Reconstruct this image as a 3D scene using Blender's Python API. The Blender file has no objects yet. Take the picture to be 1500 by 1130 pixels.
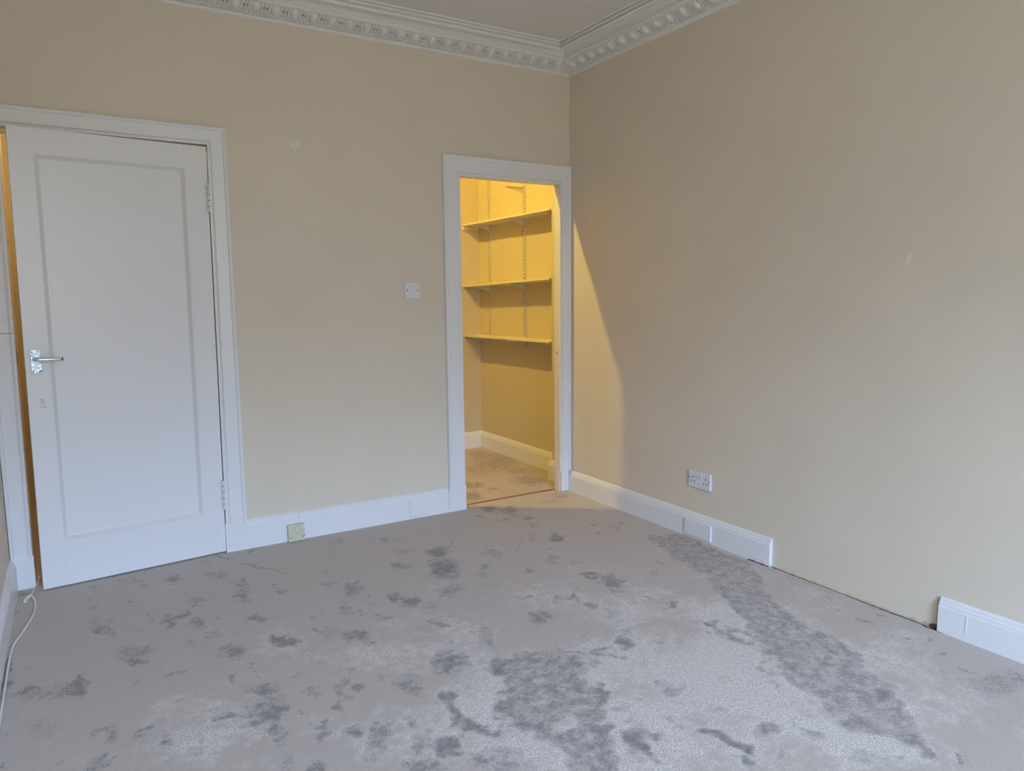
import bpy, bmesh, math, random
import numpy as np
from mathutils import Vector, Matrix

random.seed(7)
scene = bpy.context.scene
COL = scene.collection

# ------------------------------------------------------------------ camera
YAW, PITCH, ROLL, FOCAL_PX = 0.547309, -0.124448, -0.009698, 1056.3
cam_data = bpy.data.cameras.new('camera')
cam = bpy.data.objects.new('camera', cam_data)
COL.objects.link(cam)
cam_data.sensor_width = 36.0
cam_data.sensor_fit = 'HORIZONTAL'
cam_data.lens = 36.0 * FOCAL_PX / 1500.0
cam_data.clip_start = 0.05
_f = Vector((math.sin(YAW) * math.cos(PITCH), math.cos(YAW) * math.cos(PITCH), math.sin(PITCH)))
_r = Vector((math.cos(YAW), -math.sin(YAW), 0))
_u = _r.cross(_f)
_r2 = _r * math.cos(ROLL) + _u * math.sin(ROLL)
_u2 = -_r * math.sin(ROLL) + _u * math.cos(ROLL)
_m = Matrix((( _r2.x, _u2.x, -_f.x, -2.71903), (_r2.y, _u2.y, -_f.y, -3.75123), (_r2.z, _u2.z, -_f.z, 1.27), (0, 0, 0, 1)))
cam.matrix_world = _m
scene.camera = cam

# ------------------------------------------------------------------ room numbers (metres)
XL, XR = -3.02, 0.0            # left and right walls
YF, YB = -6.0, 0.0
ZC = 2.695                     # ceiling
WIN = (-2.85, -1.15, 0.60, 2.50)

# ------------------------------------------------------------------ world, lamps, exposure
SKY_STRENGTH = 51.0
SKY_COL = (0.43, 0.61, 0.94)
GROUND_COL = (0.09, 0.085, 0.07)
LAMP_CUPBOARD = 3700.0
LAMP_HALL = 400.0
world = bpy.data.worlds.new('shaped_sky')  # elevation bands shaped to set how daylight falls on the room walls
scene.world = world
world.use_nodes = True
wn = world.node_tree
wn.nodes.clear()
w_out = wn.nodes.new('ShaderNodeOutputWorld')
w_bg = wn.nodes.new('ShaderNodeBackground')
w_tc = wn.nodes.new('ShaderNodeTexCoord')
w_sep = wn.nodes.new('ShaderNodeSeparateXYZ')
w_ramp = wn.nodes.new('ShaderNodeValToRGB')
w_map = wn.nodes.new('ShaderNodeMapRange')
w_map.inputs['From Min'].default_value = -1
w_map.inputs['From Max'].default_value = 1
wn.links.new(w_tc.outputs['Generated'], w_sep.inputs[0])
wn.links.new(w_sep.outputs['Z'], w_map.inputs['Value'])
wn.links.new(w_map.outputs[0], w_ramp.inputs[0])
wn.links.new(w_ramp.outputs[0], w_bg.inputs[0])
wn.links.new(w_bg.outputs[0], w_out.inputs[0])
cr = w_ramp.color_ramp
cr.elements[0].position = 0.0
cr.elements[0].color = (*[c * 0.5 for c in GROUND_COL], 1)
cr.elements[1].position = 1.0
cr.elements[1].color = (*[k * 0.35 for k in SKY_COL], 1)
for pos, c in ((0.495, GROUND_COL), (0.505, (0.085, 0.085, 0.08)), (0.589, [k * 0.18 + 0.04 for k in SKY_COL]), (0.645, list(SKY_COL)), (0.70, list(SKY_COL)), (0.85, [k * 0.4 for k in SKY_COL])):
    e = cr.elements.new(pos)
    e.color = (*c, 1)
w_bg.inputs[1].default_value = SKY_STRENGTH

portal_data = bpy.data.lights.new('window_daylight', 'AREA')
portal_data.shape = 'RECTANGLE'
portal_data.size = WIN[1] - WIN[0]
portal_data.size_y = WIN[3] - WIN[2]
portal_data.cycles.is_portal = True
portal = bpy.data.objects.new('window_daylight', portal_data)
COL.objects.link(portal)
portal.location = ((WIN[0] + WIN[1]) / 2, YF - 0.16, (WIN[2] + WIN[3]) / 2)
portal.rotation_euler = (math.radians(90), 0, 0)

scene.view_settings.view_transform = 'Standard'
scene.view_settings.look = 'None'
scene.view_settings.gamma = 1.0
scene.view_settings.use_curve_mapping = False
scene.view_settings.exposure = 0.0
try:
    scene.cycles.use_denoising = True
    scene.cycles.max_bounces = 10
    scene.cycles.diffuse_bounces = 7
    scene.cycles.sample_clamp_indirect = 6.0
except Exception:
    pass

# ------------------------------------------------------------------ materials
def new_mat(name, base, rough=0.6, metallic=0.0, bump=0.0, bump_scale=60.0, mottling=0.0, mottle_scale=3.0, spec=0.5):
    m = bpy.data.materials.new(name)
    m.use_nodes = True
    nt = m.node_tree
    b = nt.nodes['Principled BSDF']
    b.inputs['Base Color'].default_value = (*base, 1)
    b.inputs['Roughness'].default_value = rough
    b.inputs['Metallic'].default_value = metallic
    b.inputs['Specular IOR Level'].default_value = spec
    tc = nt.nodes.new('ShaderNodeTexCoord')
    if mottling > 0:
        n = nt.nodes.new('ShaderNodeTexNoise')
        n.inputs['Scale'].default_value = mottle_scale
        n.inputs['Detail'].default_value = 4
        nt.links.new(tc.outputs['Object'], n.inputs['Vector'])
        mp = nt.nodes.new('ShaderNodeMapRange')
        mp.inputs['From Min'].default_value = 0.3
        mp.inputs['From Max'].default_value = 0.7
        mp.inputs['To Min'].default_value = 1 - mottling
        mp.inputs['To Max'].default_value = 1 + mottling
        nt.links.new(n.outputs[0], mp.inputs['Value'])
        mx = nt.nodes.new('ShaderNodeVectorMath')
        mx.operation = 'SCALE'
        mx.inputs[0].default_value = base
        nt.links.new(mp.outputs[0], mx.inputs['Scale'])
        nt.links.new(mx.outputs[0], b.inputs['Base Color'])
    if bump > 0:
        n2 = nt.nodes.new('ShaderNodeTexNoise')
        n2.inputs['Scale'].default_value = bump_scale
        n2.inputs['Detail'].default_value = 3
        nt.links.new(tc.outputs['Object'], n2.inputs['Vector'])
        bp = nt.nodes.new('ShaderNodeBump')
        bp.inputs['Strength'].default_value = bump
        bp.inputs['Distance'].default_value = 0.002
        nt.links.new(n2.outputs[0], bp.inputs['Height'])
        nt.links.new(bp.outputs[0], b.inputs['Normal'])
    return m

CREAM = (0.72, 0.64, 0.515)
M_wall = new_mat('cream_wall_paint', CREAM, 0.55, bump=0.35, bump_scale=45, mottling=0.02, mottle_scale=2.5, spec=0.35)
M_wall_in = new_mat('cream_cupboard_paint', (0.62, 0.55, 0.40), 0.6, bump=0.2, bump_scale=50, spec=0.3)
M_ceiling = new_mat('white_ceiling_paint', (0.74, 0.73, 0.71), 0.9, bump=0.1, bump_scale=80, spec=0.2)
M_plaster = new_mat('white_cornice_plaster', (0.80, 0.79, 0.77), 0.75, bump=0.3, bump_scale=120, spec=0.3)
M_pit = new_mat('painted_pit_shade', (0.18, 0.165, 0.15), 0.9)  # dark colour stands in for shade in ornament pits and undercuts
M_gloss = new_mat('white_gloss_paint', (0.79, 0.79, 0.79), 0.32, bump=0.15, bump_scale=35, spec=0.5)
M_gloss_old = new_mat('worn_white_gloss_paint', (0.74, 0.72, 0.69), 0.45, bump=0.3, bump_scale=60, mottling=0.05, mottle_scale=60)
M_jamb = new_mat('yellowed_jamb_paint', (0.78, 0.70, 0.56), 0.5, bump=0.3, mottling=0.05, mottle_scale=12)
M_shelf = new_mat('painted_shelf_board', (0.78, 0.72, 0.55), 0.5, bump=0.1)
M_metal_white = new_mat('white_coated_steel', (0.66, 0.62, 0.55), 0.5)
M_slot = new_mat('painted_slot_shade', (0.015, 0.010, 0.008), 1.0, spec=0.0)  # near black: the shade inside the upright slots is put into the colour
M_bounce_cut = new_mat('dark_bounce_cutter', (0.14, 0.09, 0.05), 0.7, mottling=0.2, mottle_scale=6)  # dark finish added to unseen cupboard surfaces to cut bounced light
M_lever = new_mat('worn_bright_chrome', (0.80, 0.86, 0.90), 0.3, metallic=0.8, bump=0.5, bump_scale=110)
M_dark = new_mat('dark_recess', (0.05, 0.035, 0.025), 0.9)
M_plastic = new_mat('white_plastic', (0.74, 0.74, 0.77), 0.35)
M_plastic_old = new_mat('yellowed_cream_plastic', (0.62, 0.60, 0.44), 0.45, mottling=0.08, mottle_scale=90)
M_chrome = new_mat('pitted_chrome', (0.42, 0.47, 0.50), 0.30, metallic=1.0, bump=1.0, bump_scale=110, mottling=0.35, mottle_scale=70)
M_rust = new_mat('rusty_steel', (0.20, 0.13, 0.10), 0.7, metallic=0.5, mottling=0.3, mottle_scale=90)
M_cord = new_mat('white_cord_sheath', (0.80, 0.78, 0.72), 0.4)
M_bare = new_mat('bare_plaster_edge', (0.58, 0.49, 0.35), 0.9, mottling=0.15, mottle_scale=60, bump=1.0)
M_brass = new_mat('dull_brass', (0.35, 0.22, 0.10), 0.5, metallic=0.6)
M_filler = new_mat('filler_skim', (0.78, 0.73, 0.58), 0.7, bump=0.5)
M_underlay = new_mat('dark_underlay_gap', (0.07, 0.06, 0.055), 1.0)
M_floorboard = new_mat('timber_subfloor', (0.15, 0.10, 0.06), 0.8, mottling=0.2, mottle_scale=8)
M_bulb = bpy.data.materials.new('glowing_bulb_glass')
M_hallbulb = bpy.data.materials.new('glowing_hall_bulb_glass')
for m_, st_, col_ in ((M_bulb, LAMP_CUPBOARD, (1.0, 0.73, 0.14)), (M_hallbulb, LAMP_HALL, (1.0, 0.68, 0.30))):
    m_.use_nodes = True
    b_ = m_.node_tree.nodes['Principled BSDF']
    b_.inputs['Emission Color'].default_value = (*col_, 1)
    b_.inputs['Emission Strength'].default_value = st_

def carpet_material():
    m = bpy.data.materials.new('grey_twist_pile_carpet')
    m.use_nodes = True
    nt = m.node_tree
    N, Lk = nt.nodes, nt.links
    b = N['Principled BSDF']
    b.inputs['Roughness'].default_value = 1.0
    b.inputs['Specular IOR Level'].default_value = 0.1
    b.inputs['Sheen Weight'].default_value = 0.25
    b.inputs['Sheen Roughness'].default_value = 0.6
    tc = N.new('ShaderNodeTexCoord')
    def noise(scale, detail=2.0, rough=0.6):
        n = N.new('ShaderNodeTexNoise')
        n.inputs['Scale'].default_value = scale
        n.inputs['Detail'].default_value = detail
        n.inputs['Roughness'].default_value = rough
        Lk.new(tc.outputs['Object'], n.inputs['Vector'])
        return n.outputs[0]
    def math_(op, a, c, clamp=False):
        n = N.new('ShaderNodeMath')
        n.operation = op
        n.use_clamp = clamp
        for i, v in enumerate((a, c)):
            if isinstance(v, (int, float)):
                n.inputs[i].default_value = v
            else:
                Lk.new(v, n.inputs[i])
        return n.outputs[0]
    def attr(name):
        n = N.new('ShaderNodeAttribute')
        n.attribute_name = name
        return n.outputs['Fac']
    def mix(f, c1, c2):
        n = N.new('ShaderNodeMix')
        n.data_type = 'RGBA'
        for i, v in ((0, f), (6, c1), (7, c2)):
            if isinstance(v, (int, float)):
                n.inputs[i].default_value = v
            elif isinstance(v, tuple):
                n.inputs[i].default_value = (*v, 1)
            else:
                Lk.new(v, n.inputs[i])
        return n.outputs[2]
    scuff, fluff = attr('scuff'), attr('fluff')
    tuft = noise(260, 2.0, 0.7)
    clump = noise(75, 3.0, 0.65)
    blot = noise(22, 4.0, 0.6)
    cloud = noise(3.5, 3.0, 0.55)
    # pushed-over pile: broken up by blotches, clumps and single tufts
    gate = math_('MULTIPLY', scuff, 3.0, True)
    d = math_('ADD', scuff, math_('MULTIPLY', math_('SUBTRACT', blot, 0.5), math_('MULTIPLY', gate, 1.3)))
    d = math_('ADD', d, math_('MULTIPLY', math_('SUBTRACT', clump, 0.5), math_('MULTIPLY', gate, 1.7)))
    d = math_('ADD', d, math_('MULTIPLY', math_('SUBTRACT', tuft, 0.5), math_('MULTIPLY', gate, 3.4)))
    mr = N.new('ShaderNodeMapRange')
    mr.interpolation_type = 'SMOOTHSTEP'
    mr.inputs['From Min'].default_value = 0.22
    mr.inputs['From Max'].default_value = 0.88
    Lk.new(d, mr.inputs['Value'])
    dark = mr.outputs[0]
    f2 = math_('ADD', fluff, math_('MULTIPLY', math_('SUBTRACT', cloud, 0.5), 1.1))
    f2 = math_('ADD', f2, math_('MULTIPLY', math_('SUBTRACT', blot, 0.5), 0.7))
    f2 = math_('ADD', f2, math_('MULTIPLY', scuff, 0.5))
    mf = N.new('ShaderNodeMapRange')
    mf.interpolation_type = 'SMOOTHSTEP'
    mf.inputs['From Min'].default_value = 0.17
    mf.inputs['From Max'].default_value = 0.55
    Lk.new(f2, mf.inputs['Value'])
    fl = mf.outputs[0]
    base = mix(fl, CARPET_FLAT, CARPET_FLUFF)
    # tuft speckle, stronger where the pile stands open
    amp = math_('ADD', 0.35, math_('MULTIPLY', fl, 1.2))
    sp = math_('ADD', 1.0, math_('MULTIPLY', math_('SUBTRACT', tuft, 0.5), math_('MULTIPLY', amp, 2.2)))
    sp2 = math_('ADD', sp, math_('MULTIPLY', math_('SUBTRACT', clump, 0.5), math_('MULTIPLY', amp, 0.5)))
    col = mix(math_('MULTIPLY', dark, 0.8), base, CARPET_DARK)
    sc = N.new('ShaderNodeVectorMath')
    sc.operation = 'SCALE'
    Lk.new(col, sc.inputs[0])
    Lk.new(sp2, sc.inputs['Scale'])
    Lk.new(sc.outputs[0], b.inputs['Base Color'])
    bp = N.new('ShaderNodeBump')
    bp.inputs['Strength'].default_value = 0.5
    bp.inputs['Distance'].default_value = 0.004
    Lk.new(math_('ADD', tuft, math_('MULTIPLY', clump, 0.7)), bp.inputs['Height'])
    Lk.new(bp.outputs[0], b.inputs['Normal'])
    return m
CARPET_FLAT = (0.49, 0.42, 0.36)
CARPET_FLUFF = (0.63, 0.565, 0.515)
CARPET_DARK = (0.115, 0.10, 0.09)
M_carpet = carpet_material()

# ------------------------------------------------------------------ helpers
def tag(o, label=None, cat=None, group=None, kind=None):
    if label: o['label'] = label
    if cat: o['category'] = cat
    if group: o['group'] = group
    if kind: o['kind'] = kind
    return o

def link(name, data, parent=None, loc=None, rot=None):
    o = bpy.data.objects.new(name, data)
    COL.objects.link(o)
    if parent is not None: o.parent = parent
    if loc is not None: o.location = loc
    if rot is not None: o.rotation_euler = rot
    return o

def obj(name, bm, mat, parent=None, smooth=False, bevel=0.0, loc=None, rot=None):
    bmesh.ops.remove_doubles(bm, verts=bm.verts, dist=1e-6)
    bmesh.ops.recalc_face_normals(bm, faces=bm.faces)
    if bevel > 0:
        sharp = [e for e in bm.edges if len(e.link_faces) == 2 and e.calc_face_angle(0) > 0.6]
        bmesh.ops.bevel(bm, geom=sharp, offset=bevel, segments=2, profile=0.6, affect='EDGES', clamp_overlap=True)
    me = bpy.data.meshes.new(name)
    bm.to_mesh(me)
    bm.free()
    mats = mat if isinstance(mat, (list, tuple)) else [mat]
    for k in mats: me.materials.append(k)
    if smooth:
        for p in me.polygons: p.use_smooth = True
    return link(name, me, parent, loc, rot)

def box(bm, x0, x1, y0, y1, z0, z1, mi=0):
    v = [bm.verts.new(c) for c in ((x0, y0, z0), (x1, y0, z0), (x1, y1, z0), (x0, y1, z0), (x0, y0, z1), (x1, y0, z1), (x1, y1, z1), (x0, y1, z1))]
    for f in ((0, 3, 2, 1), (4, 5, 6, 7), (0, 1, 5, 4), (1, 2, 6, 5), (2, 3, 7, 6), (3, 0, 4, 7)):
        fc = bm.faces.new([v[i] for i in f])
        fc.material_index = mi

def boxes(*bs):
    bm = bmesh.new()
    for b in bs: box(bm, *b)
    return bm

def sweep(bm, prof, start, end, closed=True):
    """prof: list of (d, z); start/end: functions (d, z) -> point"""
    A = [bm.verts.new(start(*q)) for q in prof]
    B = [bm.verts.new(end(*q)) for q in prof]
    n = len(prof)
    for i in range(n if closed else n - 1):
        j = (i + 1) % n
        bm.faces.new((A[i], A[j], B[j], B[i]))
    if closed:
        bm.faces.new(A)
        bm.faces.new(list(reversed(B)))

def tube(bm, pts, r, seg=8, sub=6):
    P = [Vector(p) for p in pts]
    Q = []
    for i in range(len(P) - 1):
        p0, p1, p2, p3 = P[max(i - 1, 0)], P[i], P[i + 1], P[min(i + 2, len(P) - 1)]
        for k in range(sub):
            t = k / sub
            Q.append(0.5 * ((2 * p1) + (p2 - p0) * t + (2 * p0 - 5 * p1 + 4 * p2 - p3) * t * t + (3 * p1 - p0 - 3 * p2 + p3) * t ** 3))
    Q.append(P[-1])
    rings = []
    for i, q in enumerate(Q):
        t = (Q[min(i + 1, len(Q) - 1)] - Q[max(i - 1, 0)]).normalized()
        a = Vector((0, 0, 1)) if abs(t.z) < 0.9 else Vector((1, 0, 0))
        u = t.cross(a).normalized()
        w = t.cross(u)
        rr = r(i / (len(Q) - 1)) if callable(r) else r
        rings.append([bm.verts.new(q + u * math.cos(2 * math.pi * k / seg) * rr + w * math.sin(2 * math.pi * k / seg) * rr) for k in range(seg)])
    for a, b in zip(rings, rings[1:]):
        for k in range(seg):
            bm.faces.new((a[k], a[(k + 1) % seg], b[(k + 1) % seg], b[k]))
    bm.faces.new(list(reversed(rings[0])))
    bm.faces.new(rings[-1])

def cyl(bm, c, axis, r, h, seg=16, r2=None):
    c = Vector(c)
    ax = Vector(axis).normalized()
    a = Vector((0, 0, 1)) if abs(ax.z) < 0.9 else Vector((1, 0, 0))
    u = ax.cross(a).normalized()
    w = ax.cross(u)
    r2 = r if r2 is None else r2
    A = [bm.verts.new(c + (u * math.cos(t) + w * math.sin(t)) * r) for t in [2 * math.pi * k / seg for k in range(seg)]]
    B = [bm.verts.new(c + ax * h + (u * math.cos(t) + w * math.sin(t)) * r2) for t in [2 * math.pi * k / seg for k in range(seg)]]
    for k in range(seg):
        bm.faces.new((A[k], A[(k + 1) % seg], B[(k + 1) % seg], B[k]))
    bm.faces.new(list(reversed(A)))
    bm.faces.new(B)

def blob(bm, c, r, seed, flat=(1, 1, 1)):
    rnd = random.Random(seed)
    ret = bmesh.ops.create_icosphere(bm, subdivisions=2, radius=1.0)
    for v in ret['verts']:
        k = 1 + rnd.uniform(-0.3, 0.3)
        v.co = Vector((c[0] + v.co.x * r * flat[0] * k, c[1] + v.co.y * r * flat[1] * k, c[2] + v.co.z * r * flat[2] * k))

# ================================================================== THE SETTING
WT = 0.055     # thickness of the partition with the two doorways
# ---- walls
D1 = (-2.975, -2.085, 2.02)    # rough opening of the entrance doorway: x0 x1 z1
D2 = (-0.795, -0.065, 1.96)    # rough opening of the cupboard doorway
wb = boxes((XL, D1[0], 0, WT, 0, 3.22), (D1[0], D1[1], 0, WT, D1[2], 3.22), (D1[1], D2[0], 0, WT, 0, 3.22),
           (D2[0], D2[1], 0, WT, D2[2], 3.22), (D2[1], 0.3, 0, WT, 0, 3.22))
wall_back = tag(obj('wall_back', wb, M_wall), 'cream painted wall with the white door and the open cupboard doorway', kind='structure')
wall_right = tag(obj('wall_right', boxes((0, 0.3, YF, 0, -0.02, 2.9)), M_wall), 'long cream painted wall with a double socket and missing skirting', kind='structure')
wall_left = tag(obj('wall_left', boxes((XL - 0.2, XL, YF, WT, -0.02, 2.9)), M_wall), 'cream painted wall at the far left beside the white door', kind='structure')
wf = boxes((XL, WIN[0], YF - 0.3, YF, -0.02, 2.9), (WIN[1], XR, YF - 0.3, YF, -0.02, 2.9),
           (WIN[0], WIN[1], YF - 0.3, YF, -0.02, WIN[2]), (WIN[0], WIN[1], YF - 0.3, YF, WIN[3], 2.9))
wall_front = tag(obj('wall_front', wf, M_wall), kind='structure')
ceiling = tag(obj('ceiling', boxes((XL, XR, YF, 0, ZC, 2.9)), M_ceiling), 'plain white ceiling', kind='structure')
floor = tag(obj('floor', boxes((XL - 0.4, 0.3, YF - 0.3, 1.62, -0.06, -0.012)), M_underlay), kind='structure')

# ---- window behind the camera (daylight source), a two-sash timber frame
w1 = tag(link('window_1', None), kind='structure')
w1.location = ((WIN[0] + WIN[1]) / 2, YF - 0.1, WIN[2])
hw, hh = (WIN[1] - WIN[0]) / 2, WIN[3] - WIN[2]
obj('window_frame', boxes((-hw, -hw + 0.05, -0.05, 0.05, 0, hh), (hw - 0.05, hw, -0.05, 0.05, 0, hh), (-hw + 0.05, hw - 0.05, -0.05, 0.05, 0, 0.05), (-hw + 0.05, hw - 0.05, -0.05, 0.05, hh - 0.05, hh)), M_gloss, w1)
obj('meeting_rail', boxes((-hw + 0.05, hw - 0.05, -0.02, 0.02, hh * 0.5 - 0.02, hh * 0.5 + 0.02)), M_gloss, w1)

# ---- cupboard shell
CX0, CX1, CY1, CZ = -1.70, 0.19, 1.52, 3.22
NIBX, NIBY = 0.052, 0.272
tag(obj('wall_cupboard_far', boxes((CX0, 0.3, CY1, CY1 + 0.1, -0.02, CZ)), M_wall_in), 'far cream wall of the lit cupboard', kind='structure')
tag(obj('wall_cupboard_right', boxes((NIBX, 0.3, WT + 0.002, NIBY, -0.02, CZ), (CX1, 0.3, NIBY, CY1, -0.02, CZ)), M_wall_in, bevel=0), 'cream cupboard wall behind the shelves', kind='structure')
tag(obj('wall_cupboard_left', boxes((CX0 - 0.06, CX0, WT, CY1 + 0.1, -0.02, CZ)), M_bounce_cut), kind='structure')  # out of view, darkened so less bulb light bounces onto the shelves
tag(obj('ceiling_cupboard', boxes((CX0 - 0.06, 0.3, WT, CY1 + 0.1, CZ, CZ + 0.05)), M_bounce_cut), kind='structure')
# ---- hall behind the door
tag(obj('wall_hall_far', boxes((-3.42, CX0 - 0.06, 1.5, 1.62, -0.02, 2.6)), M_wall_in), kind='structure')
tag(obj('wall_hall_left', boxes((-3.42, -3.3, 0.0, 1.5, -0.02, 2.6)), M_wall_in), kind='structure')
tag(obj('wall_hall_near', boxes((-3.3, -3.22, 0.0, WT, -0.02, 2.6)), M_wall_in), kind='structure')
tag(obj('ceiling_hall', boxes((-3.42, CX0 - 0.06, WT, 1.62, 2.6, 2.65)), M_ceiling), kind='structure')

# ---- skirting boards
def skirt_prof(h, t=0.02):
    return [(0, 0), (t, 0), (t, h - 0.034), (t - 0.003, h - 0.028), (t - 0.003, h - 0.022), (t - 0.009, h - 0.012), (t - 0.009, h - 0.008), (t - 0.015, h - 0.001), (0, h)]
def skirt_x(name, x0, x1, h, y=0.0, t=0.02, s=-1, parent=None, m0=0, m1=0, mat=None):
    bm = bmesh.new()
    sweep(bm, skirt_prof(h, t), lambda d, z: (x0 + d * m0, y + s * d, z), lambda d, z: (x1 - d * m1, y + s * d, z))
    return obj(name, bm, mat or M_gloss, parent)
def skirt_y(name, y0, y1, h, x=0.0, t=0.02, s=-1, parent=None, m0=0, m1=0, mat=None):
    bm = bmesh.new()
    sweep(bm, skirt_prof(h, t), lambda d, z: (x + s * d, y0 + d * m0, z), lambda d, z: (x + s * d, y1 - d * m1, z))
    return obj(name, bm, mat or M_gloss, parent)

bb = tag(link('baseboard_back', None), 'white skirting board between the door and the cupboard', kind='structure')
skirt_x('skirting_length', -2.024, -1.7685, 0.150, parent=bb)
skirt_x('skirting_length', -1.7670, -0.886, 0.1455, parent=bb)
pm = boxes((-1.1385, -1.030, -0.0225, -0.019, 0.014, 0.1085))
obj('filled_patch', pm, M_gloss, bb, bevel=0.001)
obj('joint_line', boxes((-1.1404, -1.1388, -0.0203, -0.018, 0.012, 0.109), (-1.1404, -1.030, -0.0203, -0.018, 0.0112, 0.0135)), M_bare, bb)

br = tag(link('baseboard_right', None), 'white skirting board on the right wall, broken off where the fireplace was', kind='structure')
skirt_y('skirting_length', -1.61, 0.0, 0.134, parent=br)
skirt_y('skirting_length', YF, -2.378, 0.133, parent=br)
bm = bmesh.new()
box(bm, -0.029, -0.0195, -1.254, -1.072, 0.016, 0.098)
obj('filled_patch', bm, M_gloss, br, bevel=0.0015)
obj('joint_line', boxes((-0.0205, -0.0185, -1.0715, -1.0685, 0.012, 0.1), (-0.0205, -0.018, -1.254, -1.07, 0.003, 0.016)), M_jamb, br)  # tinted strips paint the shade beside and beneath the proud patch
bm = bmesh.new()      # crumbling paint at the broken corner of the board
for k in range(16):
    yy = -1.53 - 0.085 * random.random()
    blob(bm, (-0.020, yy, 0.004 + 0.018 * random.random()), 0.008, k, (0.5, 1.4, 0.7))
obj('chipped_paint', bm, M_gloss_old, br)
bm = bmesh.new()
for k in range(7):
    blob(bm, (-0.022, -1.50 - 0.017 * k, 0.001), 0.006, k + 40, (0.6, 1.5, 0.5))
obj('dark_chips', bm, M_dark, br)
obj('joint_filler', boxes((-0.0215, -0.0195, -2.482, -2.476, 0.03, 0.10)), M_gloss, br)

bl = tag(link('baseboard_left', None), 'white skirting board at the far left corner', kind='structure')
skirt_y('skirting_length', YF, -0.024, 0.146, x=XL, s=1, parent=bl)
tag(skirt_x('baseboard_front', XL, XR, 0.14, y=YF, s=1, m0=1, m1=1), kind='structure')
bc = tag(link('baseboard_cupboard', None), 'white skirting boards inside the lit cupboard', kind='structure')
skirt_x('skirting_length', CX0, CX1, 0.137, y=CY1, parent=bc, m1=1)
skirt_y('skirting_length', NIBY - 0.004, CY1, 0.137, x=CX1, parent=bc, m1=1)
bm = bmesh.new()      # the board wraps the nib: long side plus a mitred return
sweep(bm, skirt_prof(0.137, 0.022), lambda d, z: (NIBX - d, WT + 0.004, z), lambda d, z: (NIBX - d, NIBY + d, z))
sweep(bm, skirt_prof(0.137, 0.022), lambda d, z: (NIBX - d, NIBY + d, z), lambda d, z: (CX1, NIBY + d, z))
obj('skirting_return', bm, M_gloss, bc)

# ---- architraves
ARCH = [(0.0, 0.0), (0.0, 0.012), (0.02, 0.017), (0.10, 0.017), (0.15, 0.0135), (0.17, 0.012), (0.20, 0.018), (0.23, 0.0195), (0.80, 0.0195), (0.83, 0.024), (0.90, 0.027), (0.97, 0.026), (1.0, 0.022), (1.0, 0.0)]
def arch(parent, inner, outer, y=0.0):
    """inner/outer: four (x, z) corners BL TL TR BR; mitred sides and head"""
    names = ('architrave_side', 'architrave_head', 'architrave_side')
    for k in range(3):
        bm = bmesh.new()
        def end(i):
            return lambda w, t: (inner[i][0] + (outer[i][0] - inner[i][0]) * w, y - t, inner[i][1] + (outer[i][1] - inner[i][1]) * w)
        sweep(bm, ARCH, end(k), end(k + 1))
        obj(names[k], bm, M_gloss, parent)

t1 = tag(link('trim_1', None), 'white architrave around the white door', kind='structure')
# left side comes in two pieces with a joint just above handle height
LJ = 1.13
def lerp(a, b, t): return (a[0] + (b[0] - a[0]) * t, a[1] + (b[1] - a[1]) * t)
i0, i1, i2, i3 = (-2.937, 0.146), (-2.916, 1.987), (-2.110, 1.987), (-2.128, 0.146)
o0, o1, o2, o3 = (-3.018, 0.146), (-3.018, 2.074), (-2.026, 2.070), (-2.026, 0.146)
def side(parent, a, b, c, d):
    bm = bmesh.new()
    e0 = lambda w, t: (a[0] + (b[0] - a[0]) * w, -t, a[1] + (b[1] - a[1]) * w)
    e1 = lambda w, t: (c[0] + (d[0] - c[0]) * w, -t, c[1] + (d[1] - c[1]) * w)
    sweep(bm, ARCH, e0, e1)
    return bm
tj = (LJ - 0.146) / (i1[1] - 0.146)
xi = i0[0] + (i1[0] - i0[0]) * tj
obj('architrave_side', side(t1, i0, o0, (xi, LJ - 0.0015), (o0[0], LJ - 0.0015)), M_gloss, t1)
obj('architrave_side', side(t1, (xi, LJ + 0.0015), (o0[0], LJ + 0.0015), i1, o1), M_gloss, t1)
obj('architrave_head', side(t1, i1, o1, i2, o2), M_gloss, t1)
obj('architrave_side', side(t1, i2, o2, i3, o3), M_gloss, t1)
obj('plinth_block', boxes((-2.132, -2.024, -0.0225, 0, 0, 0.1465)), M_gloss, t1, bevel=0.002)
obj('plinth_block', boxes((-3.018, -2.933, -0.0225, 0, 0, 0.1465)), M_gloss, t1, bevel=0.002)
JD = 0.16
bm = bmesh.new()     # jamb lining, leaning a little like the door
def slab(bm, pts, y0, y1):
    A = [bm.verts.new((x, y0, z)) for x, z in pts]
    B = [bm.verts.new((x, y1, z)) for x, z in pts]
    n = len(pts)
    for i in range(n):
        j = (i + 1) % n
        bm.faces.new((A[i], A[j], B[j], B[i]))
    bm.faces.new(A)
    bm.faces.new(list(reversed(B)))
slab(bm, [(-2.975, 0), (-2.9375, 0), (-2.9165, 1.988), (-2.975, 1.988)], 0.0, JD)
obj('jamb_lining', bm, M_jamb, t1)
bm = bmesh.new()
slab(bm, [(-2.1275, 0), (-2.085, 0), (-2.085, 1.988), (-2.1095, 1.988)], 0.0, JD)
obj('jamb_lining', bm, M_gloss, t1)
bm = bmesh.new()
box(bm, -2.975, -2.085, 0.0, JD, 1.988, 2.02)
obj('head_lining', bm, M_jamb, t1)
stop = boxes((-2.140, -2.127, 0.048, 0.075, 0, 1.988), (-2.92, -2.12, 0.048, 0.075, 1.976, 1.989))
obj('door_stop', stop, M_gloss, t1)
def jx(z): return -2.9375 + 0.0105 * z
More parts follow.
